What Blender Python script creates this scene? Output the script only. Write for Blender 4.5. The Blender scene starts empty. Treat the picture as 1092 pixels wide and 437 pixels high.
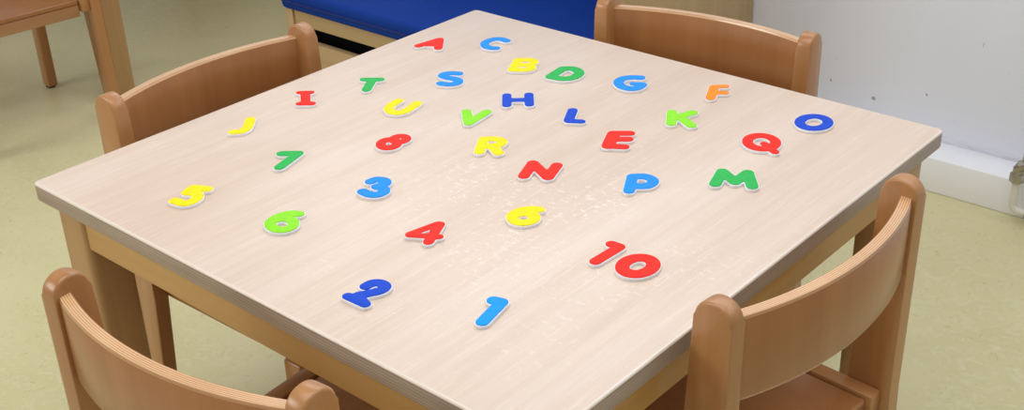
import bpy, bmesh, math, random
import numpy as np
from mathutils import Vector, Matrix
random.seed(7)
C = bpy.context.scene.collection
PI = math.pi
TH = 0.53          # height of the table top above the floor
sc = bpy.context.scene
sc.view_settings.view_transform = 'Standard'
sc.view_settings.look = 'None'
sc.view_settings.exposure = 0.0

# ------------------------------------------------------------------ materials
def lin(c):
    return tuple((x/255/12.92) if x/255 <= 0.04045 else ((x/255+0.055)/1.055)**2.4 for x in c) + (1,)

def new_mat(name, rough=0.5, spec=0.5):
    m = bpy.data.materials.new(name); m.use_nodes = True
    nt = m.node_tree; b = nt.nodes['Principled BSDF']
    b.inputs['Roughness'].default_value = rough
    b.inputs['Specular IOR Level'].default_value = spec
    return m, nt, b

def node(nt, t, **kw):
    n = nt.nodes.new(t)
    for k, v in kw.items():
        setattr(n, k, v)
    return n

def ramp(nt, fac, stops):
    r = node(nt, 'ShaderNodeValToRGB')
    e = r.color_ramp.elements
    while len(e) < len(stops): e.new(0.5)
    for i, (p, c) in enumerate(stops):
        e[i].position = p; e[i].color = c
    nt.links.new(fac, r.inputs['Fac'])
    return r.outputs['Color']

def mapped(nt, coord, scale=(1, 1, 1), rot=(0, 0, 0)):
    tc = node(nt, 'ShaderNodeTexCoord'); mp = node(nt, 'ShaderNodeMapping')
    mp.inputs['Scale'].default_value = scale; mp.inputs['Rotation'].default_value = rot
    nt.links.new(tc.outputs[coord], mp.inputs['Vector'])
    return mp.outputs['Vector']

def noise(nt, vec, scale, detail=3, rough=0.5, dist=0.0):
    n = node(nt, 'ShaderNodeTexNoise')
    n.inputs['Scale'].default_value = scale; n.inputs['Detail'].default_value = detail
    n.inputs['Roughness'].default_value = rough; n.inputs['Distortion'].default_value = dist
    nt.links.new(vec, n.inputs['Vector'])
    return n.outputs['Fac']

def mix(nt, fac, a, b, blend='MIX'):
    m = node(nt, 'ShaderNodeMix', data_type='RGBA', blend_type=blend)
    for s, v in ((0, fac), (6, a), (7, b)):
        if isinstance(v, (int, float)): m.inputs[s].default_value = v
        elif isinstance(v, tuple): m.inputs[s].default_value = v
        else: nt.links.new(v, m.inputs[s])
    return m.outputs[2]

def plain(name, c, rough=0.5, spec=0.5, var=0.04, vscale=18, metal=0):
    m, nt, b = new_mat(name, rough, spec)
    v = mapped(nt, 'Object')
    base = lin(c); dk = tuple(x*(1-var*2) for x in base[:3]) + (1,)
    col = ramp(nt, noise(nt, v, vscale, 4), [(0.3, dk), (0.65, base)])
    nt.links.new(col, b.inputs['Base Color']); b.inputs['Metallic'].default_value = metal
    return m

def wood(name, light, dark, axis='Z', rough=0.38, scale=1.0, spec=0.5, coat=0.0):
    """straight beech grain running along one object axis"""
    m, nt, b = new_mat(name, rough, spec)
    s = {'X': (3, 60, 60), 'Y': (60, 3, 60), 'Z': (60, 60, 3)}[axis]
    v = mapped(nt, 'Object', tuple(k*scale for k in s))
    n1 = noise(nt, v, 1.0, 5, 0.6)
    s2 = {'X': (1.2, 9, 9), 'Y': (9, 1.2, 9), 'Z': (9, 9, 1.2)}[axis]
    n2 = noise(nt, mapped(nt, 'Object', s2), 1.0, 2, 0.5, 0.4)
    mx = node(nt, 'ShaderNodeMath', operation='MULTIPLY_ADD')
    nt.links.new(n1, mx.inputs[0]); mx.inputs[1].default_value = 0.45
    m2 = node(nt, 'ShaderNodeMath', operation='MULTIPLY'); nt.links.new(n2, m2.inputs[0]); m2.inputs[1].default_value = 0.55
    nt.links.new(m2.outputs[0], mx.inputs[2])
    col = ramp(nt, mx.outputs[0], [(0.32, lin(dark)), (0.66, lin(light))])
    nt.links.new(col, b.inputs['Base Color'])
    b.inputs['Coat Weight'].default_value = coat; b.inputs['Coat Roughness'].default_value = 0.2
    return m

def ply_edge(name, light, dark, rough=0.35, layers=7, stop=(0.35, 0.6)):
    """layered plywood edge, layers counted across the V of the part's own UV map"""
    m, nt, b = new_mat(name, rough)
    tc = node(nt, 'ShaderNodeTexCoord'); sp = node(nt, 'ShaderNodeSeparateXYZ')
    nt.links.new(tc.outputs['UV'], sp.inputs[0])
    mu = node(nt, 'ShaderNodeMath', operation='MULTIPLY'); mu.inputs[1].default_value = layers*2*PI
    nt.links.new(sp.outputs['Y'], mu.inputs[0])
    sn = node(nt, 'ShaderNodeMath', operation='SINE'); nt.links.new(mu.outputs[0], sn.inputs[0])
    ad = node(nt, 'ShaderNodeMath', operation='MULTIPLY_ADD'); nt.links.new(sn.outputs[0], ad.inputs[0])
    ad.inputs[1].default_value = 0.3; ad.inputs[2].default_value = 0.5
    col = ramp(nt, ad.outputs[0], [(stop[0], lin(dark)), (stop[1], lin(light))])
    g = noise(nt, mapped(nt, 'Object', (14, 14, 14)), 1, 3)
    col = mix(nt, 0.25, col, ramp(nt, g, [(0.3, lin(dark)), (0.7, lin(light))]))
    nt.links.new(col, b.inputs['Base Color'])
    b.inputs['Coat Weight'].default_value = 0.5; b.inputs['Coat Roughness'].default_value = 0.12
    return m

# ------------------------------------------------------------------ mesh helpers
def link_mesh(name, bm, mats, parent=None, loc=(0, 0, 0), rot=(0, 0, 0), smooth=True, angle=35):
    me = bpy.data.meshes.new(name)
    bmesh.ops.recalc_face_normals(bm, faces=bm.faces[:])
    bm.to_mesh(me); bm.free()
    for m in (mats if isinstance(mats, (list, tuple)) else [mats]): me.materials.append(m)
    if smooth:
        me.polygons.foreach_set('use_smooth', [True]*len(me.polygons))
        me.set_sharp_from_angle(angle=math.radians(angle))
    o = bpy.data.objects.new(name, me); C.objects.link(o)
    o.location = loc; o.rotation_euler = rot
    if parent is not None: o.parent = parent
    return o

def box_bm(lo, hi, bev=0.0, seg=3, bm=None):
    own = bmesh.new()
    vs = [own.verts.new((x, y, z)) for x in (lo[0], hi[0]) for y in (lo[1], hi[1]) for z in (lo[2], hi[2])]
    for f in ((0, 1, 3, 2), (4, 6, 7, 5), (0, 4, 5, 1), (2, 3, 7, 6), (0, 2, 6, 4), (1, 5, 7, 3)):
        own.faces.new([vs[i] for i in f])
    if bev > 0:
        bmesh.ops.bevel(own, geom=own.edges[:], offset=bev, segments=seg, profile=0.5, affect='EDGES')
    if bm is None: return own
    return join(bm, own)

def join(bm, other):
    tmp = bpy.data.meshes.new('tmp'); other.to_mesh(tmp); other.free(); bm.from_mesh(tmp); bpy.data.meshes.remove(tmp)
    return bm

def prism_bm(poly, axis, a, b, bev=0.0, seg=3):
    """closed 2-D outline pushed along one axis from a to b; bevel on the two rims"""
    bm = bmesh.new()
    def P3(u, v, w):
        return {'X': (w, u, v), 'Y': (u, w, v), 'Z': (u, v, w)}[axis]
    A = [bm.verts.new(P3(u, v, a)) for u, v in poly]; B = [bm.verts.new(P3(u, v, b)) for u, v in poly]
    fa = bm.faces.new(A); fb = bm.faces.new(B[::-1])
    n = len(poly)
    for i in range(n): bm.faces.new((A[i], A[(i+1) % n], B[(i+1) % n], B[i]))
    if bev > 0:
        ed = list(set(fa.edges[:] + fb.edges[:]))
        bmesh.ops.bevel(bm, geom=ed, offset=bev, segments=seg, profile=0.5, affect='EDGES')
    return bm

def sweep_bm(pts, r, n=16, cap=True):
    """round tube along a 3-D path; r is one radius or one for every point"""
    bm = bmesh.new(); rings = []
    pts = [Vector(p) for p in pts]; up = Vector((0.13, 0.31, 0.94))
    for i, p in enumerate(pts):
        t = (pts[min(i+1, len(pts)-1)] - pts[max(i-1, 0)]).normalized()
        u = t.cross(up).normalized(); w = u.cross(t).normalized()
        rr = r[i] if isinstance(r, (list, tuple)) else r
        rings.append([bm.verts.new(p + (u*math.cos(2*PI*k/n) + w*math.sin(2*PI*k/n))*rr) for k in range(n)])
    for a, b in zip(rings, rings[1:]):
        for k in range(n): bm.faces.new((a[k], a[(k+1) % n], b[(k+1) % n], b[k]))
    if cap: bm.faces.new(rings[0][::-1]); bm.faces.new(rings[-1])
    return bm

def empty(name, label, cat, loc=(0, 0, 0), rz=0.0, group=None):
    o = bpy.data.objects.new(name, None); C.objects.link(o)
    o.empty_display_size = 0.05; o.location = loc; o.rotation_euler = (0, 0, rz)
    o['label'] = label; o['category'] = cat
    if group: o['group'] = group
    return o

def struct(o, label=None):
    o['kind'] = 'structure'
    return o

def dup(root, loc, rz, label):
    r = root.copy(); C.objects.link(r); r.location = loc; r.rotation_euler = (0, 0, rz); r['label'] = label
    for ch in [c for c in bpy.data.objects if c.parent == root]:
        k = ch.copy(); C.objects.link(k); k.parent = r
        for g in [c for c in bpy.data.objects if c.parent == ch]:
            d = g.copy(); C.objects.link(d); d.parent = k
    return r

PIECES = [
    ('A', 'red', (-330, 231), [(0, 1, [(-15.4, -19.5), (-9.0, 19.5), (15.4, -8.6)]), (0, 0.8, [(-7.8, -9.1), (6.5, 1.4)])]),
    ('C', 'sky', (-259, 289), [(1, 1, [(6.7, 18.5), (-5.1, 19.1), (-12.7, 12.8), (-15.3, 1.0), (-11.5, -10.9), (-1.0, -19.1), (9.2, -19.1), (15.3, -15.3)])]),
    ('B', 'yellow', (-167, 244), [(0, 0.97, [(-17.8, 12.2), (1.0, -22.5)]), (1, 0.97, [(-17.8, 12.2), (-3.8, 22.5), (5.6, 20.4), (8.6, 7.8), (-8.1, -5.2)]), (1, 0.97, [(-8.1, -5.2), (7.7, 4.6), (17.8, 1.2), (17.7, -10.1), (1.0, -22.5)])]),
    ('D', 'green', (-94, 255), [(0, 1.12, [(-16.3, 13.2), (-11.2, -21.4)]), (1, 1.12, [(-16.3, 13.2), (-5.2, 21.4), (8.3, 17.7), (15.3, 8.7), (16.3, -5.8), (7.1, -17.5), (-11.2, -21.4)])]),
    ('G', 'sky', (-1, 285), [(1, 1.08, [(-0.7, 20.9), (-11.3, 14.2), (-17.9, 3.3), (-15.2, -10.9), (-2.4, -20.8), (10.8, -20.9), (17.9, -12.7), (16.4, 0.9)]), (0, 0.8, [(15.1, 2.8), (4.8, -3.7)])]),
    ('S', 'sky', (-214, 143), [(1, 1, [(-4.1, 21.3), (-12.7, 16.8), (-18.8, 9.8), (-17.1, 1.8), (-7.0, 0.1), (5.5, 2.7), (15.1, 0.8), (18.8, -8.5), (13.0, -17.0), (1.6, -21.3)])]),
    ('T', 'green', (-296, 62), [(0, 0.9, [(-15.4, 4.8), (3.6, 19.0)]), (0, 1, [(-4.8, 11.4), (15.4, -19.0)])]),
    ('U', 'yellow', (-199, 30), [(1, 1, [(-16.4, 11.8), (-13.5, -5.0), (-7.3, -15.7), (3.8, -21.0), (13.2, -17.7), (16.4, -7.7), (14.0, 6.9), (10.0, 21.0)])]),
    ('V', 'lime', (-102, 65), [(0, 1, [(-14.0, 5.3), (14.0, -20.6), (8.4, 20.6)])]),
    ('H', 'blue', (-87, 142), [(0, 0.95, [(-22.3, 2.5), (-0.5, -22.6)]), (0, 0.85, [(-11.6, -9.9), (11.7, 9.3)]), (0, 0.95, [(0.0, 22.6), (22.3, -2.7)])]),
    ('L', 'blue', (10, 143), [(0, 1, [(-15.7, 15.1), (0.7, -13.8)]), (0, 0.85, [(1.7, -15.1), (15.7, -6.6)])]),
    ('I', 'red', (-326, -29), [(0, 0.75, [(-21.7, 8.0), (-9.7, 18.1)]), (0, 1, [(-14.7, 12.1), (14.3, -12.0)]), (0, 0.85, [(9.1, -18.1), (21.7, -7.6)])]),
    ('J', 'yellow', (-318, -142), [(1, 1, [(-10.8, 19.8), (2.0, 6.8), (9.3, -3.2), (10.8, -12.3), (4.3, -19.8)])]),
    ('F', 'orange', (110, 326), [(0, 1, [(-10.3, 10.8), (5.9, -23.6)]), (0, 0.75, [(-11.8, 13.2), (0.6, 23.6)]), (0, 0.85, [(-1.1, -5.2), (11.8, 3.3)])]),
    ('K', 'lime', (124, 224), [(0, 1, [(-21.8, 7.8), (-2.5, -22.9)]), (0, 1, [(-9.4, -7.5), (0.3, 22.9)]), (0, 1, [(-5.1, 1.0), (21.8, -12.7)])]),
    ('O', 'blue', (264, 313), [(0, 1, [(14.3, 10.5), (16.0, 6.4), (16.9, 2.0), (16.9, -2.4), (16.1, -6.8), (14.5, -10.8), (12.2, -14.3), (9.3, -17.1), (5.9, -19.0), (2.3, -20.0), (-1.5, -20.1), (-5.2, -19.1), (-8.6, -17.2), (-11.6, -14.4), (-14.1, -10.9), (-15.8, -6.8), (-16.8, -2.4), (-16.9, 2.1), (-16.1, 6.6), (-14.5, 10.7), (-12.2, 14.3), (-9.3, 17.1), (-5.8, 19.1), (-2.1, 20.1), (1.7, 20.0), (5.5, 19.0), (8.9, 17.0), (11.9, 14.1), (14.3, 10.5)])]),
    ('Q', 'red', (247, 221), [(0, 1, [(10.5, 7.7), (12.2, 3.7), (13.1, -0.5), (13.1, -4.7), (12.1, -8.7), (10.4, -12.2), (7.9, -15.1), (4.8, -17.3), (1.2, -18.6), (-2.7, -19.0), (-6.7, -18.5), (-10.6, -17.1), (-14.2, -14.8), (-17.4, -11.7), (-19.9, -8.1), (-21.7, -4.1), (-22.7, 0.2), (-22.7, 4.5), (-21.8, 8.5), (-20.1, 12.1), (-17.5, 15.1), (-14.3, 17.3), (-10.6, 18.6), (-6.7, 19.0), (-2.6, 18.4), (1.3, 16.9), (4.9, 14.5), (8.1, 11.4), (10.5, 7.7)]), (0, 0.8, [(0.6, -2.5), (22.7, -15.3)])]),
    ('M', 'green', (272, 113), [(0, 1.05, [(-13.0, -23.9), (-23.8, 8.9), (2.3, -5.9), (1.4, 23.9), (23.8, -3.3)])]),
    ('E', 'red', (98, 121), [(0, 1.25, [(-15.2, 8.3), (0.1, -23.3)]), (0, 1.0, [(-17.6, 10.5), (-0.5, 23.4)]), (0, 1, [(-8.9, -5.8), (8.2, 7.8)]), (0, 1, [(0.8, -23.4), (17.6, -13.8)])]),
    ('P', 'sky', (186, 35), [(0, 1, [(-13.3, 10.5), (4.4, -20.7)]), (1, 1, [(-13.8, 11.3), (-1.5, 20.7), (12.1, 16.9), (13.8, 2.5), (0.1, -8.0)])]),
    ('R', 'yellow', (-18, 8), [(0, 1, [(-20.5, 10.8), (0.1, -20.4)]), (1, 0.95, [(-20.8, 11.2), (-8.7, 20.4), (3.1, 19.7), (5.8, 8.3), (-5.9, -4.0)]), (0, 1, [(1.0, 2.4), (20.8, -7.9)])]),
    ('N', 'red', (75, -7), [(0, 1.05, [(-5.6, -23.0), (-19.4, 10.2), (19.4, -8.4), (7.6, 23.0)])]),
    ('8', 'red', (-125, -56), [(0, 0.95, [(6.5, 0.2), (8.5, -1.9), (10.0, -4.2), (11.0, -6.8), (11.4, -9.4), (11.3, -11.9), (10.6, -14.3), (9.4, -16.3), (7.8, -17.9), (5.7, -19.0), (3.4, -19.5), (0.9, -19.5), (-1.7, -18.9), (-4.1, -17.8), (-6.4, -16.1), (-8.4, -14.1), (-9.9, -11.7), (-10.9, -9.2), (-11.4, -6.5), (-11.3, -4.0), (-10.7, -1.6), (-9.4, 0.5), (-7.8, 2.1), (-5.7, 3.2), (-3.3, 3.7), (-0.8, 3.7), (1.8, 3.1), (4.3, 1.9), (6.5, 0.2)]), (0, 0.87, [(6.4, 17.2), (7.8, 15.6), (8.8, 13.8), (9.4, 11.8), (9.7, 9.7), (9.4, 7.7), (8.8, 5.8), (7.7, 4.1), (6.4, 2.7), (4.7, 1.7), (2.9, 1.2), (0.9, 1.0), (-1.0, 1.4), (-2.9, 2.1), (-4.5, 3.3), (-5.9, 4.9), (-7.0, 6.7), (-7.6, 8.7), (-7.9, 10.8), (-7.7, 12.8), (-7.0, 14.7), (-6.0, 16.4), (-4.6, 17.8), (-2.9, 18.8), (-1.0, 19.4), (0.9, 19.5), (2.9, 19.2), (4.7, 18.4), (6.4, 17.2)])]),
    ('3', 'sky', (-49, -158), [(1, 1, [(-16.1, 5.9), (-14.2, 14.5), (-4.6, 17.9), (1.9, 12.7), (-0.4, 1.4)]), (1, 1, [(-0.4, 1.4), (11.0, 2.0), (16.1, -3.5), (14.9, -13.1), (7.0, -17.9), (-4.4, -17.4)])]),
    ('7', 'green', (-197, -173), [(0, 1, [(-14.1, 6.9), (1.9, 20.0), (14.1, -20.0)])]),
    ('5', 'yellow', (-207, -305), [(0, 1, [(2.0, 21.0), (-14.3, 12.9), (-9.5, 0.4)]), (1, 1, [(-9.5, 0.4), (-0.3, 5.2), (9.0, 2.3), (14.3, -8.0), (11.2, -18.2), (-3.4, -21.0)])]),
    ('6', 'lime', (-68, -278), [(1, 0.95, [(-1.7, 19.6), (-10.7, 14.0), (-15.4, 1.6), (-11.5, -13.5), (1.9, -19.6), (13.1, -15.5), (15.4, -4.6), (6.8, 4.0), (-5.5, 3.2), (-12.1, -6.0)])]),
    ('4', 'red', (78, -197), [(0, 0.72, [(-14.7, -17.7), (-7.1, 18.4)]), (0, 0.9, [(-4.5, 18.7), (13.1, -16.8)]), (0, 0.72, [(-13.7, -18.7), (14.7, -1.8)])]),
    ('6', 'yellow', (136, -103), [(1, 0.97, [(2.6, 18.6), (-6.9, 13.1), (-13.0, 2.8), (-12.4, -11.1), (-1.4, -18.6), (8.6, -15.8), (13.0, -5.2), (8.1, 3.3), (-3.2, 3.4), (-9.8, -4.9)])]),
    ('2', 'blue', (117, -324), [(1, 0.95, [(-12.0, 5.4), (-11.0, 14.2), (-4.5, 18.8), (3.8, 17.4), (5.9, 8.9), (1.5, -0.1), (-5.0, -11.3)]), (0, 0.85, [(-12.4, -18.8), (12.4, -18.1)]), (0, 0.7, [(-4.7, -11.5), (10.2, -16.1)])]),
    ('1', 'sky2', (233, -275), [(0, 1, [(8.7, -18.9), (-0.1, 18.9), (-8.7, 16.3)])]),
    ('1', 'red', (254, -117), [(0, 0.95, [(3.4, -19.8), (5.1, 19.8), (-5.1, 19.5)])]),
    ('0', 'red', (297, -117), [(0, 1.1, [(10.5, 12.9), (12.4, 9.7), (13.8, 6.1), (14.5, 2.2), (14.4, -1.9), (13.7, -5.8), (12.2, -9.4), (10.2, -12.6), (7.7, -15.1), (4.8, -16.9), (1.6, -17.9), (-1.6, -18.0), (-4.8, -17.2), (-7.7, -15.5), (-10.2, -13.1), (-12.3, -10.0), (-13.7, -6.4), (-14.5, -2.5), (-14.5, 1.6), (-13.7, 5.6), (-12.3, 9.3), (-10.3, 12.5), (-7.7, 15.1), (-4.7, 17.0), (-1.5, 17.9), (1.8, 18.0), (5.0, 17.1), (7.9, 15.4), (10.5, 12.9)])]),
]

# ------------------------------------------------------------------ the room
def floor_mat():
    m, nt, b = new_mat('marbled_linoleum', 0.42, 0.4)
    v = mapped(nt, 'Object')
    big = ramp(nt, noise(nt, v, 2.2, 4, 0.55, 0.6), [(0.3, lin((198, 191, 145))), (0.7, lin((212, 206, 163)))])
    fl = ramp(nt, noise(nt, v, 34, 5, 0.65, 1.6), [(0.50, (0, 0, 0, 1)), (0.62, (1, 1, 1, 1))])
    c = mix(nt, fl, big, lin((208, 202, 163)))
    fd = ramp(nt, noise(nt, mapped(nt, 'Object', (1, 1, 1), (0, 0, 0.7)), 47, 4, 0.6, 2.2), [(0.60, (0, 0, 0, 1)), (0.68, (.38, .38, .38, 1))])
    c = mix(nt, fd, c, lin((172, 160, 104)))
    nt.links.new(c, b.inputs['Base Color'])
    return m

def wall_mat():
    m, nt, b = new_mat('scuffed_wall_paint', 0.6, 0.3)
    v = mapped(nt, 'Object')
    base = ramp(nt, noise(nt, v, 1.6, 3), [(0.3, lin((222, 227, 241))), (0.7, lin((228, 232, 245)))])
    sc_ = ramp(nt, noise(nt, v, 48, 2, 0.5), [(0.745, (0, 0, 0, 1)), (0.77, (.8, .8, .8, 1))])
    c = mix(nt, sc_, base, lin((140, 138, 140)))
    # thin grimy line of old sealant just above the pipe boxing
    tc = node(nt, 'ShaderNodeTexCoord'); sp = node(nt, 'ShaderNodeSeparateXYZ'); nt.links.new(tc.outputs['Object'], sp.inputs[0])
    mr = node(nt, 'ShaderNodeMapRange'); nt.links.new(sp.outputs['Z'], mr.inputs['Value'])
    mr.inputs['From Min'].default_value = 0.078; mr.inputs['From Max'].default_value = 0.092
    mr.inputs['To Min'].default_value = 1; mr.inputs['To Max'].default_value = 0
    ml = node(nt, 'ShaderNodeMath', operation='MULTIPLY')
    nt.links.new(mr.outputs[0], ml.inputs[0])
    nt.links.new(ramp(nt, noise(nt, mapped(nt, 'Object', (6, 6, 60)), 6, 3), [(0.35, (.05, .05, .05, 1)), (0.65, (.6, .6, .6, 1))]), ml.inputs[1])
    c = mix(nt, ml.outputs[0], c, lin((184, 183, 188)))
    nt.links.new(c, b.inputs['Base Color'])
    return m

WALL_Y = 1.326
fl = struct(link_mesh('floor', box_bm((-5.0, -3.5, -0.05), (3.5, WALL_Y + 0.1, 0.0)), floor_mat(), smooth=False))
wl = struct(link_mesh('wall_back', box_bm((-5.0, WALL_Y, 0.0), (3.5, WALL_Y + 0.1, 2.6)), wall_mat(), smooth=False))
white_paint = plain('white_gloss_paint', (240, 243, 250), 0.35, 0.5, 0.015, 9)
struct(link_mesh('baseboard_back', box_bm((-0.40, WALL_Y - 0.086, 0.0), (3.5, WALL_Y, 0.076), 0.003, 2), white_paint))

# ------------------------------------------------------------------ big square table
def top_mat():
    m, nt, b = new_mat('pale_beech_laminate', 0.36, 0.42)
    grain = noise(nt, mapped(nt, 'Object', (70, 2.4, 1)), 1.0, 5, 0.65, 0.3)
    fine = noise(nt, mapped(nt, 'Object', (300, 14, 1)), 1.0, 2, 0.5)
    broad = noise(nt, mapped(nt, 'Object', (7, 1.1, 1)), 1.0, 3, 0.55, 0.8)
    c = ramp(nt, broad, [(0.28, lin((205, 184, 167))), (0.5, lin((213, 195, 180))), (0.75, lin((218, 203, 191)))])
    c = mix(nt, ramp(nt, grain, [(0.36, (.38, .38, .38, 1)), (0.58, (0, 0, 0, 1))]), c, lin((201, 178, 160)))
    c = mix(nt, ramp(nt, fine, [(0.55, (0, 0, 0, 1)), (0.75, (.35, .35, .35, 1))]), c, lin((232, 219, 206)))
    # pale chalky scratches left in the well-used middle
    scr = noise(nt, mapped(nt, 'Object', (95, 170, 1), (0, 0, 0.5)), 1.0, 3, 0.7, 0.6)
    tc = node(nt, 'ShaderNodeTexCoord'); vm = node(nt, 'ShaderNodeVectorMath', operation='DISTANCE')
    nt.links.new(tc.outputs['Object'], vm.inputs[0]); vm.inputs[1].default_value = (0.14, -0.10, 0)
    mr = node(nt, 'ShaderNodeMapRange'); nt.links.new(vm.outputs['Value'], mr.inputs['Value'])
    mr.inputs['From Min'].default_value = 0.08; mr.inputs['From Max'].default_value = 0.36
    mr.inputs['To Min'].default_value = 1; mr.inputs['To Max'].default_value = 0
    patch = ramp(nt, noise(nt, mapped(nt, 'Object', (9, 6, 1)), 1.0, 3), [(0.42, (0, 0, 0, 1)), (0.62, (1, 1, 1, 1))])
    m1 = node(nt, 'ShaderNodeMath', operation='MULTIPLY'); nt.links.new(mr.outputs[0], m1.inputs[0]); nt.links.new(patch, m1.inputs[1])
    m2 = node(nt, 'ShaderNodeMath', operation='MULTIPLY'); nt.links.new(m1.outputs[0], m2.inputs[0])
    nt.links.new(ramp(nt, scr, [(0.56, (0, 0, 0, 1)), (0.66, (.62, .62, .62, 1))]), m2.inputs[1])
    c = mix(nt, m2.outputs[0], c, lin((243, 234, 224)))
    nt.links.new(c, b.inputs['Base Color'])
    return m

def table_edge_mat():
    m, nt, b = new_mat('grey_layered_table_edge', 0.4, 0.5)
    tc = node(nt, 'ShaderNodeTexCoord'); sp = node(nt, 'ShaderNodeSeparateXYZ'); nt.links.new(tc.outputs['Object'], sp.inputs[0])
    mu = node(nt, 'ShaderNodeMath', operation='MULTIPLY'); mu.inputs[1].default_value = 2*PI/0.0036; nt.links.new(sp.outputs['Z'], mu.inputs[0])
    sn = node(nt, 'ShaderNodeMath', operation='SINE'); nt.links.new(mu.outputs[0], sn.inputs[0])
    ad = node(nt, 'ShaderNodeMath', operation='MULTIPLY_ADD'); nt.links.new(sn.outputs[0], ad.inputs[0]); ad.inputs[1].default_value = .3; ad.inputs[2].default_value = .5
    c = ramp(nt, ad.outputs[0], [(0.25, lin((140, 120, 105))), (0.7, lin((170, 152, 137)))])
    g = noise(nt, mapped(nt, 'Object', (8, 8, 90)), 1, 3)
    c = mix(nt, 0.35, c, ramp(nt, g, [(0.35, lin((142, 123, 109))), (0.65, lin((176, 159, 145)))]))
    nt.links.new(c, b.inputs['Base Color'])
    return m

golden = {a: wood('golden_beech_' + a, (202, 160, 98), (184, 139, 76), a, 0.42) for a in 'XYZ'}
leg_wood = wood('table_leg_beech', (190, 153, 105), (170, 131, 84), 'Z', 0.4)
T_TOP, T_EDGE = top_mat(), table_edge_mat()
T_RIM = plain('rim_painted_highlight', (230, 218, 206), 0.2, 0.6, 0.02, 20)  # pale colour paints the bright highlight line into the bevelled rim

def make_table(name, label, loc, half=0.4, rz=0.0):
    t = empty(name, label, 'table', loc, rz)
    # top: a slab with softly rounded corners and a bevelled rim; the sides carry the layered edge
    r = 0.008; poly = []
    for cx, cy, a0 in ((half-r, half-r, 0), (-half+r, half-r, 90), (-half+r, -half+r, 180), (half-r, -half+r, 270)):
        for k in range(5):
            a = math.radians(a0 + 22.5*k); poly.append((cx + r*math.cos(a), cy + r*math.sin(a)))
    bm = prism_bm(poly, 'Z', -0.024, 0.0, 0.0026, 3)
    bm.normal_update()
    for f in bm.faces:
        n = f.normal.z
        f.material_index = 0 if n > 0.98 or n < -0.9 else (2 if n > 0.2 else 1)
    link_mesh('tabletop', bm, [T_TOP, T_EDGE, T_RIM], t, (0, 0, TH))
    a, w = half - 0.015, 0.058
    for sx in (-1, 1):
        for sy in (-1, 1):
            x0, y0 = sx*a, sy*a
            lo = (min(x0, x0 - sx*w), min(y0, y0 - sy*w), 0.004); hi = (max(x0, x0 - sx*w), max(y0, y0 - sy*w), TH - 0.024)
            lg = link_mesh('leg', box_bm(lo, hi, 0.009, 4), leg_wood, t)
            cx, cy = (lo[0] + hi[0])/2, (lo[1] + hi[1])/2
            link_mesh('glide', box_bm((cx-.02, cy-.02, 0), (cx+.02, cy+.02, 0.004), 0.001, 1), dark_plastic, lg)
    for s in (-1, 1):
        y = s*(a - 0.003)
        link_mesh('apron', box_bm((-a + w, min(y, y - s*0.02), TH - 0.077), (a - w, max(y, y - s*0.02), TH - 0.024), 0.002, 2), golden['X'], t)
        link_mesh('apron', box_bm((min(y, y - s*0.02), -a + w, TH - 0.077), (max(y, y - s*0.02), a - w, TH - 0.024), 0.002, 2), golden['Y'], t)
    return t

dark_plastic = plain('dark_felt_glide', (52, 46, 42), 0.8)
make_table('activity_table', 'square pale beech table with a layered edge, covered in foam letters and numbers', (0, 0, 0))
make_table('activity_table', 'second beech table at the upper left, one leg showing behind the empty chair', (-2.125, 0.868, 0), 0.4)

# ------------------------------------------------------------------ children's chairs
chair_wood = wood('warm_beech_upright', (178, 128, 80), (156, 106, 61), 'Z', 0.3, coat=0.15)
chair_seat_wood = wood('warm_beech_seat', (168, 114, 69), (147, 95, 54), 'Y', 0.3, coat=0.15)
chair_rail_wood = wood('warm_beech_rail', (180, 128, 80), (158, 106, 62), 'Y', 0.33, coat=0.1)
rail_x = wood('warm_beech_cross_rail', (178, 134, 94), (160, 114, 76), 'X', 0.35)
back_face = wood('bent_ply_face', (172, 118, 71), (153, 99, 55), 'Z', 0.3, 0.7, coat=0.15)
back_edge = ply_edge('bent_ply_edge', (226, 186, 142), (178, 130, 88), 0.16, 6)

CH_W, CH_T, CH_D, CH_H = 0.356, 0.022, 0.042, 0.579     # overall width, upright thickness, depth at the top, height
SEAT_H = 0.308
RAIL_H = 0.034

def upright_bm(x0):
    """plank with a rounded top, widening forwards down to the seat and raked back below it"""
    h = CH_D/2; n = 14; zt = CH_H - h*0.92
    poly = [(-0.036, 0.005), (0.008, 0.005), (0.034, SEAT_H - 0.03), (0.033, SEAT_H + 0.02), (h, zt)]
    for k in range(1, n):
        a = PI*k/n; poly.append((h*math.cos(a), zt + h*0.92*math.sin(a)))
    poly += [(-h, zt), (-h, SEAT_H)]
    return prism_bm(poly, 'X', x0 - CH_T/2, x0 + CH_T/2, 0.0034, 3)

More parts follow.
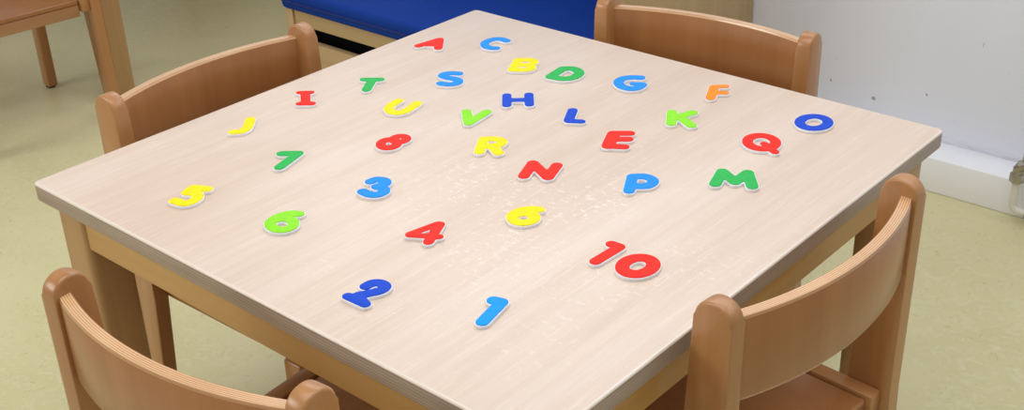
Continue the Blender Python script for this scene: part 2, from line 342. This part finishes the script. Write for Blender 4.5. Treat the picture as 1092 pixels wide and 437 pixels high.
def backrest_bm():
    half = CH_W/2 - CH_T + 0.004; sag = 0.031; th = 0.0145; z0, z1 = CH_H - 0.114, CH_H - 0.018
    n = 28; bm = bmesh.new(); uv = bm.loops.layers.uv.new('layers')
    # arc through (-half,0), (0,-sag), (half,0)
    R = (half*half + sag*sag)/(2*sag)
    A = math.asin(half/R)
    def ring(z, lean):
        out = []
        for i in range(n + 1):
            a = -A + 2*A*i/n
            row = []
            for t in (0.0, 0.5, 1.0):
                rr = R - th/2 + th*t
                row.append((rr*math.sin(a), -(rr*math.cos(a) - (R - sag)) + lean, z))
            out.append(row)
        return out
    zs = [z0, z0 + 0.003, z1 - 0.003, z1]
    V = []
    for j, z in enumerate(zs):
        rg = ring(z, -0.0075)
        if j in (0, 3):     # eased rims
            rg = [[Vector(r_[1]).lerp(Vector(r_[0]), .78), Vector(r_[1]), Vector(r_[1]).lerp(Vector(r_[2]), .78)] for r_ in rg]
        V.append([[bm.verts.new(p) for p in row] for row in rg])
    def face(vs, mi, uvs):
        f = bm.faces.new(vs); f.material_index = mi
        for l, q in zip(f.loops, uvs): l[uv].uv = q
    for i in range(n):
        u0, u1 = i/n, (i+1)/n
        for j in range(3):
            for t, tv in ((0, 0.0), (2, 1.0)):
                mi = 0 if j == 1 else 1
                d = .11 if t == 0 else -.11
                ta, tb = (tv + d if j == 0 else tv), (tv + d if j == 2 else tv)
                face((V[j][i][t], V[j][i+1][t], V[j+1][i+1][t], V[j+1][i][t]), mi, ((u0, ta), (u1, ta), (u1, tb), (u0, tb)))
        for j in (0, 3):
            face((V[j][i][0], V[j][i+1][0], V[j][i+1][1], V[j][i][1]), 1, ((u0, .11), (u1, .11), (u1, .5), (u0, .5)))
            face((V[j][i][1], V[j][i+1][1], V[j][i+1][2], V[j][i][2]), 1, ((u0, .5), (u1, .5), (u1, .89), (u0, .89)))
    for i in (0, n):
        for j in range(3):
            for t in (0, 1):
                face((V[j][i][t], V[j][i][t+1], V[j+1][i][t+1], V[j+1][i][t]), 1, ((0, t/2), (0, t/2+.5), (0, t/2+.5), (0, t/2)))
    return bm

def make_chair(label, group):
    t = empty('childrens_chair', label, 'chair', group=group)
    xu = CH_W/2 - CH_T/2
    for s in (-1, 1):
        up = link_mesh('upright', upright_bm(s*xu), chair_wood, t, angle=50)
        yb = -0.014
        link_mesh('glide', box_bm((s*xu - .008, yb - .018, 0), (s*xu + .008, yb + .018, 0.005), .001, 1), dark_plastic, up)
    link_mesh('backrest', backrest_bm(), [back_face, back_edge], t, angle=50)
    xi = CH_W/2 - CH_T          # inner face of the uprights
    rw, yf = 0.022, 0.315
    yr = -0.011
    for s in (-1, 1):
        a, b = sorted((s*xi, s*(xi - rw)))
        link_mesh('side_rail', box_bm((a, yr, SEAT_H - RAIL_H), (b, yf, SEAT_H), 0.003, 2), chair_rail_wood, t)
        lg = link_mesh('leg', box_bm((a - .004*(s < 0), yf - 0.034, 0.005), (b + .004*(s > 0), yf, SEAT_H - RAIL_H), 0.004, 3), chair_wood, t)
        cx = (a + b)/2
        link_mesh('glide', box_bm((cx - .009, yf - 0.026, 0), (cx + .009, yf - 0.008, 0.005), .001, 1), dark_plastic, lg)
    xs = xi - rw - 0.003
    bm = box_bm((-xs, yr + 0.006, SEAT_H - 0.015), (xs, yf + 0.005, SEAT_H - 0.003), 0.003, 3)
    link_mesh('seat', bm, chair_seat_wood, t)
    link_mesh('rear_rail', box_bm((-xs, yr + 0.007, SEAT_H - 0.044), (xs, yr + 0.027, SEAT_H - 0.0155), 0.002, 2), rail_x, t)
    link_mesh('front_rail', box_bm((-xs, yf - 0.030, SEAT_H - 0.044), (xs, yf - 0.010, SEAT_H - 0.0155), 0.002, 2), rail_x, t)
    return t

def chair_place(a, b):
    """ground position and heading from the two upright tops, right-hand one of the sitter first"""
    m = ((a[0] + b[0])/2, (a[1] + b[1])/2, 0)
    return m, math.atan2(a[1] - b[1], a[0] - b[0])

G = 'wooden chairs drawn up to the letter table'
CH = [
    ((0.457, 0.152), (0.434, -0.182), "child's wooden chair at the lower right, its seat and bent backrest in view"),
    ((-0.460, -0.244), (-0.468, 0.089), "child's wooden chair at the table's left side, before the blue bench end"),
    ((0.244, -0.505), (-0.095, -0.532), "child's wooden chair at the bottom left, layered edge of backrest towards viewer"),
    ((-0.178, 0.465), (0.155, 0.496), "child's wooden chair at the far side of the table, before the grey wall"),
]
first = None
for a, b, lab in CH:
    loc, rz = chair_place(a, b)
    if first is None:
        first = make_chair(lab, G); first.location = loc; first.rotation_euler = (0, 0, rz)
    else:
        dup(first, loc, rz, lab)
e5 = dup(first, (-1.684, 0.260, 0), PI/2 - 0.08, "empty child's wooden chair at the upper left, pulled away on the open floor")
del e5['group']

# ------------------------------------------------------------------ bench with blue cushions
blue_cloth = plain('royal_blue_vinyl', (14, 54, 138), 0.7, 0.12, 0.08, 5)
blue_dark = plain('navy_piping', (14, 38, 112), 0.5, 0.3)
bench_wood = {a: wood('bench_beech_' + a, (186, 160, 118), (170, 142, 100), a, 0.5) for a in 'XYZ'}
black_in = plain('painted_gap_shade', (10, 10, 14), 0.8, 0.1)  # black that paints the shade inside the bench

def cushion_bm(lo, hi, r, crown, nx=24, ny=12):
    """upholstered block: rounded rim, softly crowned top"""
    bm = box_bm(lo, hi)
    bmesh.ops.subdivide_edges(bm, edges=[e for e in bm.edges if abs((e.verts[0].co - e.verts[1].co).x) > .01], cuts=nx, use_grid_fill=True)
    bmesh.ops.subdivide_edges(bm, edges=[e for e in bm.edges if abs((e.verts[0].co - e.verts[1].co).y) > .01], cuts=ny, use_grid_fill=True)
    rim = [e for e in bm.edges if len(e.link_faces) == 2 and e.calc_face_angle(0) > 1]
    bmesh.ops.bevel(bm, geom=rim, offset=r, segments=4, profile=0.5, affect='EDGES')
    for v in bm.verts:
        u = (v.co.x - lo[0])/(hi[0] - lo[0]); w = (v.co.y - lo[1])/(hi[1] - lo[1])
        if v.co.z > (lo[2] + hi[2])/2:
            v.co.z += crown*math.sin(PI*min(1, max(0, u)))**.6*math.sin(PI*min(1, max(0, w)))**.6
    return bm

BX0, BX1, BY0 = -1.235, -0.41, 0.655
bn = empty('storage_bench', 'low beech storage bench with royal blue seat cushions against the back wall', 'bench', ((BX0 + BX1)/2, 0.95, 0))
def bpart(name, bm, m, **k):
    o = link_mesh(name, bm, m, bn, **k); o.location = (-bn.location.x, -bn.location.y, 0); return o
def bsub(name, bm, m, par):
    return link_mesh(name, bm, m, par)
bpart('side_panel', box_bm((BX0, BY0, 0.0), (BX0 + 0.024, WALL_Y - .004, 0.300), 0.002, 2), bench_wood['Z'])
bpart('side_panel', box_bm((BX1 - 0.024, 0.83, 0.0), (BX1, WALL_Y - .004, 0.66), 0.002, 2), bench_wood['Z'])
bpart('side_panel', box_bm((BX1 - 0.024, BY0, 0.0), (BX1, 0.826, 0.300), 0.002, 2), bench_wood['Z'])
bpart('front_rail', box_bm((BX0 + 0.026, BY0 + .004, 0.264), (BX1 - .026, BY0 + .026, 0.300), 0.002, 2), bench_wood['X'])
bpart('gap_shade_block', box_bm((BX0 + 0.026, BY0 + .06, 0.01), (BX1 - .026, WALL_Y - .05, 0.285)), black_in, smooth=False)  # added black block, stands for the shade in the gap above the drawer
dr = bpart('drawer', box_bm((BX0 + 0.030, BY0 + .004, 0.012), (BX1 - .030, BY0 + .022, 0.228), 0.002, 2), bench_wood['X'])
sc_ = bpart('seat_cushion', cushion_bm((BX0 - .004, BY0 - .010, 0.3005), (BX1 - .027, 1.05, 0.345), 0.012, 0.006), blue_cloth)
rim = [(BX0 - .005, 1.04, 0.322), (BX0 - .005, BY0 - .011, 0.322), (BX1 - .03, BY0 - .011, 0.322)]
bsub('piping', sweep_bm([rim[0], (rim[1][0], rim[1][1] + .01, .322), (rim[1][0] + .01, rim[1][1], .322), rim[2]], 0.0028, 8), blue_dark, sc_)
bpart('back_cushion', cushion_bm((BX0 - .002, 1.052, 0.302), (BX1 - .027, 1.30, 0.70), 0.014, 0.006), blue_cloth)

# ------------------------------------------------------------------ radiator valve by the wall
nickel = plain('brushed_nickel', (176, 172, 160), 0.28, 0.5, 0.06, 60, 0.9)
pipe_white = plain('white_plastic_pipe', (226, 225, 218), 0.35)
rubber = plain('black_rubber', (30, 30, 32), 0.6)
vx, vy = 0.254, WALL_Y - 0.112
rv = empty('radiator_pipe_valve', 'nickel valve nut on a short white heating pipe beside the boxing at the right edge', 'pipe', (vx, vy, 0.005))
path = [(0, 0, .088), (0, 0, .05), (0, 0, .038)]
for k in range(1, 7):
    a = PI/2*k/6; path.append((0.016 - .016*math.cos(a), 0, .038 - .016*math.sin(a)))
path += [(.05, 0, .022), (.12, 0, .022)]
link_mesh('pipe', sweep_bm(path, 0.0075, 16), pipe_white, rv)
def hexnut(z0, z1, r):
    return prism_bm([(r*math.cos(PI/3*k + .3), r*math.sin(PI/3*k + .3)) for k in range(6)], 'Z', z0, z1, 0.0022, 2)
link_mesh('nut', hexnut(.082, .102, .0145), nickel, rv)
body = sweep_bm([(0, 0, .100), (0, 0, .110), (.004, 0, .118), (.014, 0, .122), (.05, 0, .122), (.10, 0, .122)], [.011, .011, .0115, .011, .010, .010], 18)
link_mesh('elbow', body, nickel, rv)
link_mesh('cap', sweep_bm([(.012, 0, .128), (.012, 0, .146)], .0085, 12), nickel, rv)
col = link_mesh('collar', sweep_bm([(.028, 0, .022), (.030, 0, .022)], .0112, 18), rubber, rv)

# ------------------------------------------------------------------ foam letters and numbers
R0 = 6.8      # half the stroke width, mm
COL = {'red': (240, 40, 24), 'sky': (26, 142, 240), 'sky2': (6, 150, 246), 'blue': (10, 70, 200), 'green': (44, 178, 84),
       'lime': (140, 224, 44), 'yellow': (252, 222, 10), 'orange': (252, 140, 34)}
def foam_mat(name, c):
    m, nt, b = new_mat(name, 0.5, 0.18)
    v = mapped(nt, 'Object')
    base = lin(c); dk = tuple(x*.9 for x in base[:3]) + (1,)
    nt.links.new(ramp(nt, noise(nt, v, 160, 3), [(.3, dk), (.6, base)]), b.inputs['Base Color'])
    return m
FM = {k: foam_mat('foam_' + k, v) for k, v in COL.items()}
FW = foam_mat('foam_white', (236, 238, 244))

def smooth_path(pts, n=6):
    out = []
    P = [pts[0]] + list(pts) + [pts[-1]]
    for i in range(1, len(P) - 2):
        p0, p1, p2, p3 = [np.array(q, float) for q in P[i-1:i+3]]
        for k in range(n):
            t = k/n
            out.append(.5*((2*p1) + (p2 - p0)*t + (2*p0 - 5*p1 + 4*p2 - p3)*t*t + (3*p1 - p0 - 3*p2 + p3)*t**3))
    out.append(np.array(pts[-1], float))
    return out

def outline(strokes, grow, step=0.6):
    """closed contours (mm) of the union of round-ended strokes widened by grow"""
    segs = []
    for sm, rm, pts in strokes:
        q = smooth_path(pts) if sm else [np.array(p, float) for p in pts]
        segs += [(a, b, R0*rm) for a, b in zip(q, q[1:])]
    allp = np.array([p for s in segs for p in s[:2]])
    lo, hi = allp.min(0) - 10, allp.max(0) + 10
    X, Y = np.meshgrid(np.arange(lo[0], hi[0], step), np.arange(lo[1], hi[1], step), indexing='ij')
    D = np.full(X.shape, 1e3)
    for a, b, r in segs:
        d = b - a; L = d @ d
        t = np.clip(((X - a[0])*d[0] + (Y - a[1])*d[1])/max(L, 1e-9), 0, 1)
        D = np.minimum(D, np.hypot(X - a[0] - t*d[0], Y - a[1] - t*d[1]) - r)
    k = np.array([1, 2, 3, 2, 1.]); k /= k.sum()          # soften the inner corners
    for ax in (0, 1):
        pad = np.pad(D, [(2, 2) if i == ax else (0, 0) for i in (0, 1)], mode='edge')
        D = sum(k[i]*np.take(pad, range(i, i + D.shape[ax]), axis=ax) for i in range(5))
    D = D - grow
    nx, ny = D.shape
    nxt = {}
    def cut(i, j, ii, jj):
        t = D[i, j]/(D[i, j] - D[ii, jj]); return (lo[0] + (i + t*(ii - i))*step, lo[1] + (j + t*(jj - j))*step)
    inside = D < 0
    s = inside[:-1, :-1].astype(int) + inside[1:, :-1] + inside[1:, 1:] + inside[:-1, 1:]
    where = {}
    for i, j in zip(*np.nonzero((s > 0) & (s < 4))):
        c = [(i, j), (i+1, j), (i+1, j+1), (i, j+1)]
        out_, in_ = [], []
        for e in range(4):
            a, b = c[e], c[(e+1) % 4]
            if inside[a] and not inside[b]: out_.append((a, b))
            elif inside[b] and not inside[a]: in_.append((b, a))
        for (a, b), (c2, d2) in zip(out_, in_):
            ka, kb = a + b, c2 + d2
            where[ka] = cut(*a, *b); where[kb] = cut(*c2, *d2); nxt[ka] = kb
    loops = []
    while nxt:
        st = next(iter(nxt)); k_, lp = st, []
        while k_ in nxt:
            lp.append(where[k_]); k_ = nxt.pop(k_)
        if len(lp) > 12:
            q = np.array(lp)
            for _ in range(3): q = (np.roll(q, 1, 0) + 2*q + np.roll(q, -1, 0))/4
            loops.append(q[::2])
    return loops

def slab(name, loops, z0, z1, bev, mat, parent):
    """the outline, holes and all, as a flat slab with eased rims"""
    cu = bpy.data.curves.new('outline', 'CURVE'); cu.dimensions = '2D'; cu.fill_mode = 'BOTH'
    for q in loops:
        sp = cu.splines.new('POLY'); sp.points.add(len(q) - 1); sp.use_cyclic_u = True
        for p, v in zip(sp.points, q): p.co = (v[0]/1000, v[1]/1000, 0, 1)
    h = (z1 - z0)/2
    cu.extrude = h - bev; cu.bevel_depth = bev; cu.bevel_resolution = 2; cu.offset = -bev
    tmp = bpy.data.objects.new('outline', cu)
    me = bpy.data.meshes.new_from_object(tmp)
    bpy.data.objects.remove(tmp); bpy.data.curves.remove(cu)
    bm = bmesh.new(); bm.from_mesh(me); bpy.data.meshes.remove(me)
    bmesh.ops.remove_doubles(bm, verts=bm.verts[:], dist=1e-6)
    bmesh.ops.translate(bm, verts=bm.verts[:], vec=(0, 0, (z0 + z1)/2))
    for f in bm.faces: f.material_index = 0
    me2 = bpy.data.meshes.new(name); bm.to_mesh(me2); bm.free(); me2.materials.append(mat)
    me2.polygons.foreach_set('use_smooth', [True]*len(me2.polygons)); me2.set_sharp_from_angle(angle=math.radians(40))
    o = bpy.data.objects.new(name, me2); C.objects.link(o); o.parent = parent
    return o

NAME_OF = {'sky': 'light blue', 'sky2': 'light blue', 'blue': 'dark blue', 'lime': 'lime green'}
WHERE = ["by the table's far corner, left of the C", "by the table's far corner, right of the A", 'left of the green D behind the dark blue H', 'between the yellow B and the light blue G', 'right of the green D toward the far chair', 'between the green T and the yellow B', 'left of the light blue S behind the yellow U', 'in front of the green T', 'between the yellow U and the dark blue H', 'between the lime V and the dark blue L', 'right of the dark blue H, before the red E', 'left of the yellow U near the table edge', 'in front of the red I near the left edge', 'near the far edge, behind the lime K', 'before the orange F, left of the red Q', "by the table's right corner, behind the Q", 'between the green M and the dark blue O', 'in front of the Q, right of the P', 'between the dark blue L and the lime K', 'between the red N and the green M', 'in front of the lime V, behind the red N', 'between the yellow R and the light blue P', 'between the yellow U and the light blue 3', 'in front of the red 8', 'in front of the yellow J', 'near the left corner of the table', 'right of the yellow 5, before the light blue 3', 'between the lime 6 and the yellow 6', 'right of the red 4, in front of the red N', 'near the front edge, left of the light blue 1', 'near the front corner, right of the dark blue 2', 'just left of the red 0', 'just right of the red 1']
for i, (ch, colr, (cx, cy), strokes) in enumerate(PIECES):
    num = ch.isdigit()
    kind = 'number' if num else 'letter'
    lab = '%s foam %s %s lying %s' % (NAME_OF.get(colr, colr), kind, ch, WHERE[i])
    t = empty('foam_' + kind, lab, kind, (cx/1000, cy/1000, TH), 0,
              'foam numbers scattered on the table' if num else 'foam letters scattered on the table')
    slab('foam_base', outline(strokes, 0.9), 0.0, 0.0036, 0.0004, FW, t)
    slab('coloured_face', outline(strokes, 0.0), 0.0036, 0.0047, 0.0004, FM[colr], t)

# ------------------------------------------------------------------ light
w = bpy.data.worlds.new('room_light'); sc.world = w; w.use_nodes = True
w.node_tree.nodes['Background'].inputs['Color'].default_value = (1.0, 0.97, 0.93, 1)
w.node_tree.nodes['Background'].inputs['Strength'].default_value = 0.42
def area(name, loc, target, size, power, color):
    l = bpy.data.lights.new(name, 'AREA'); l.shape = 'RECTANGLE'; l.size, l.size_y = size; l.energy = power; l.color = color
    o = bpy.data.objects.new(name, l); C.objects.link(o); o.location = loc
    o.rotation_euler = (Vector(target) - Vector(loc)).to_track_quat('-Z', 'Y').to_euler()
    return o
LIGHTS = [('ceiling_light', (0.1, -0.5, 2.5),
    (-0.1, -0.2, 0),
    (2.4, 1.4), 30, (1.0, 0.97, 0.93)),
    ('window_light', (0.2, 1.3, 1.8),
    (0.2, 0.0, 1.4),
    (5.0, 1.5), 58, (0.88, 0.94, 1.0)),
    ('far_window_light', (-2.4, -3.0, 1.9),
    (-0.2, 0.2, 0.3),
    (1.8, 1.3), 46, (1.0, 0.97, 0.92))]
for a in LIGHTS: area(*a)

# ------------------------------------------------------------------ camera
cd = bpy.data.cameras.new('camera'); co = bpy.data.objects.new('camera', cd); C.objects.link(co)
cd.sensor_width = 36; cd.sensor_fit = 'HORIZONTAL'; cd.lens = 36*1295.9/1092; cd.clip_start = 0.02
R = Matrix(((0.7560, -0.2843, 0.5895), (0.6539, 0.3686, -0.6608), (-0.0294, 0.8850, 0.4646)))
co.matrix_world = Matrix.Translation((0.9173, -1.0032, 0.6429 + TH)) @ R.to_4x4()
sc.camera = co
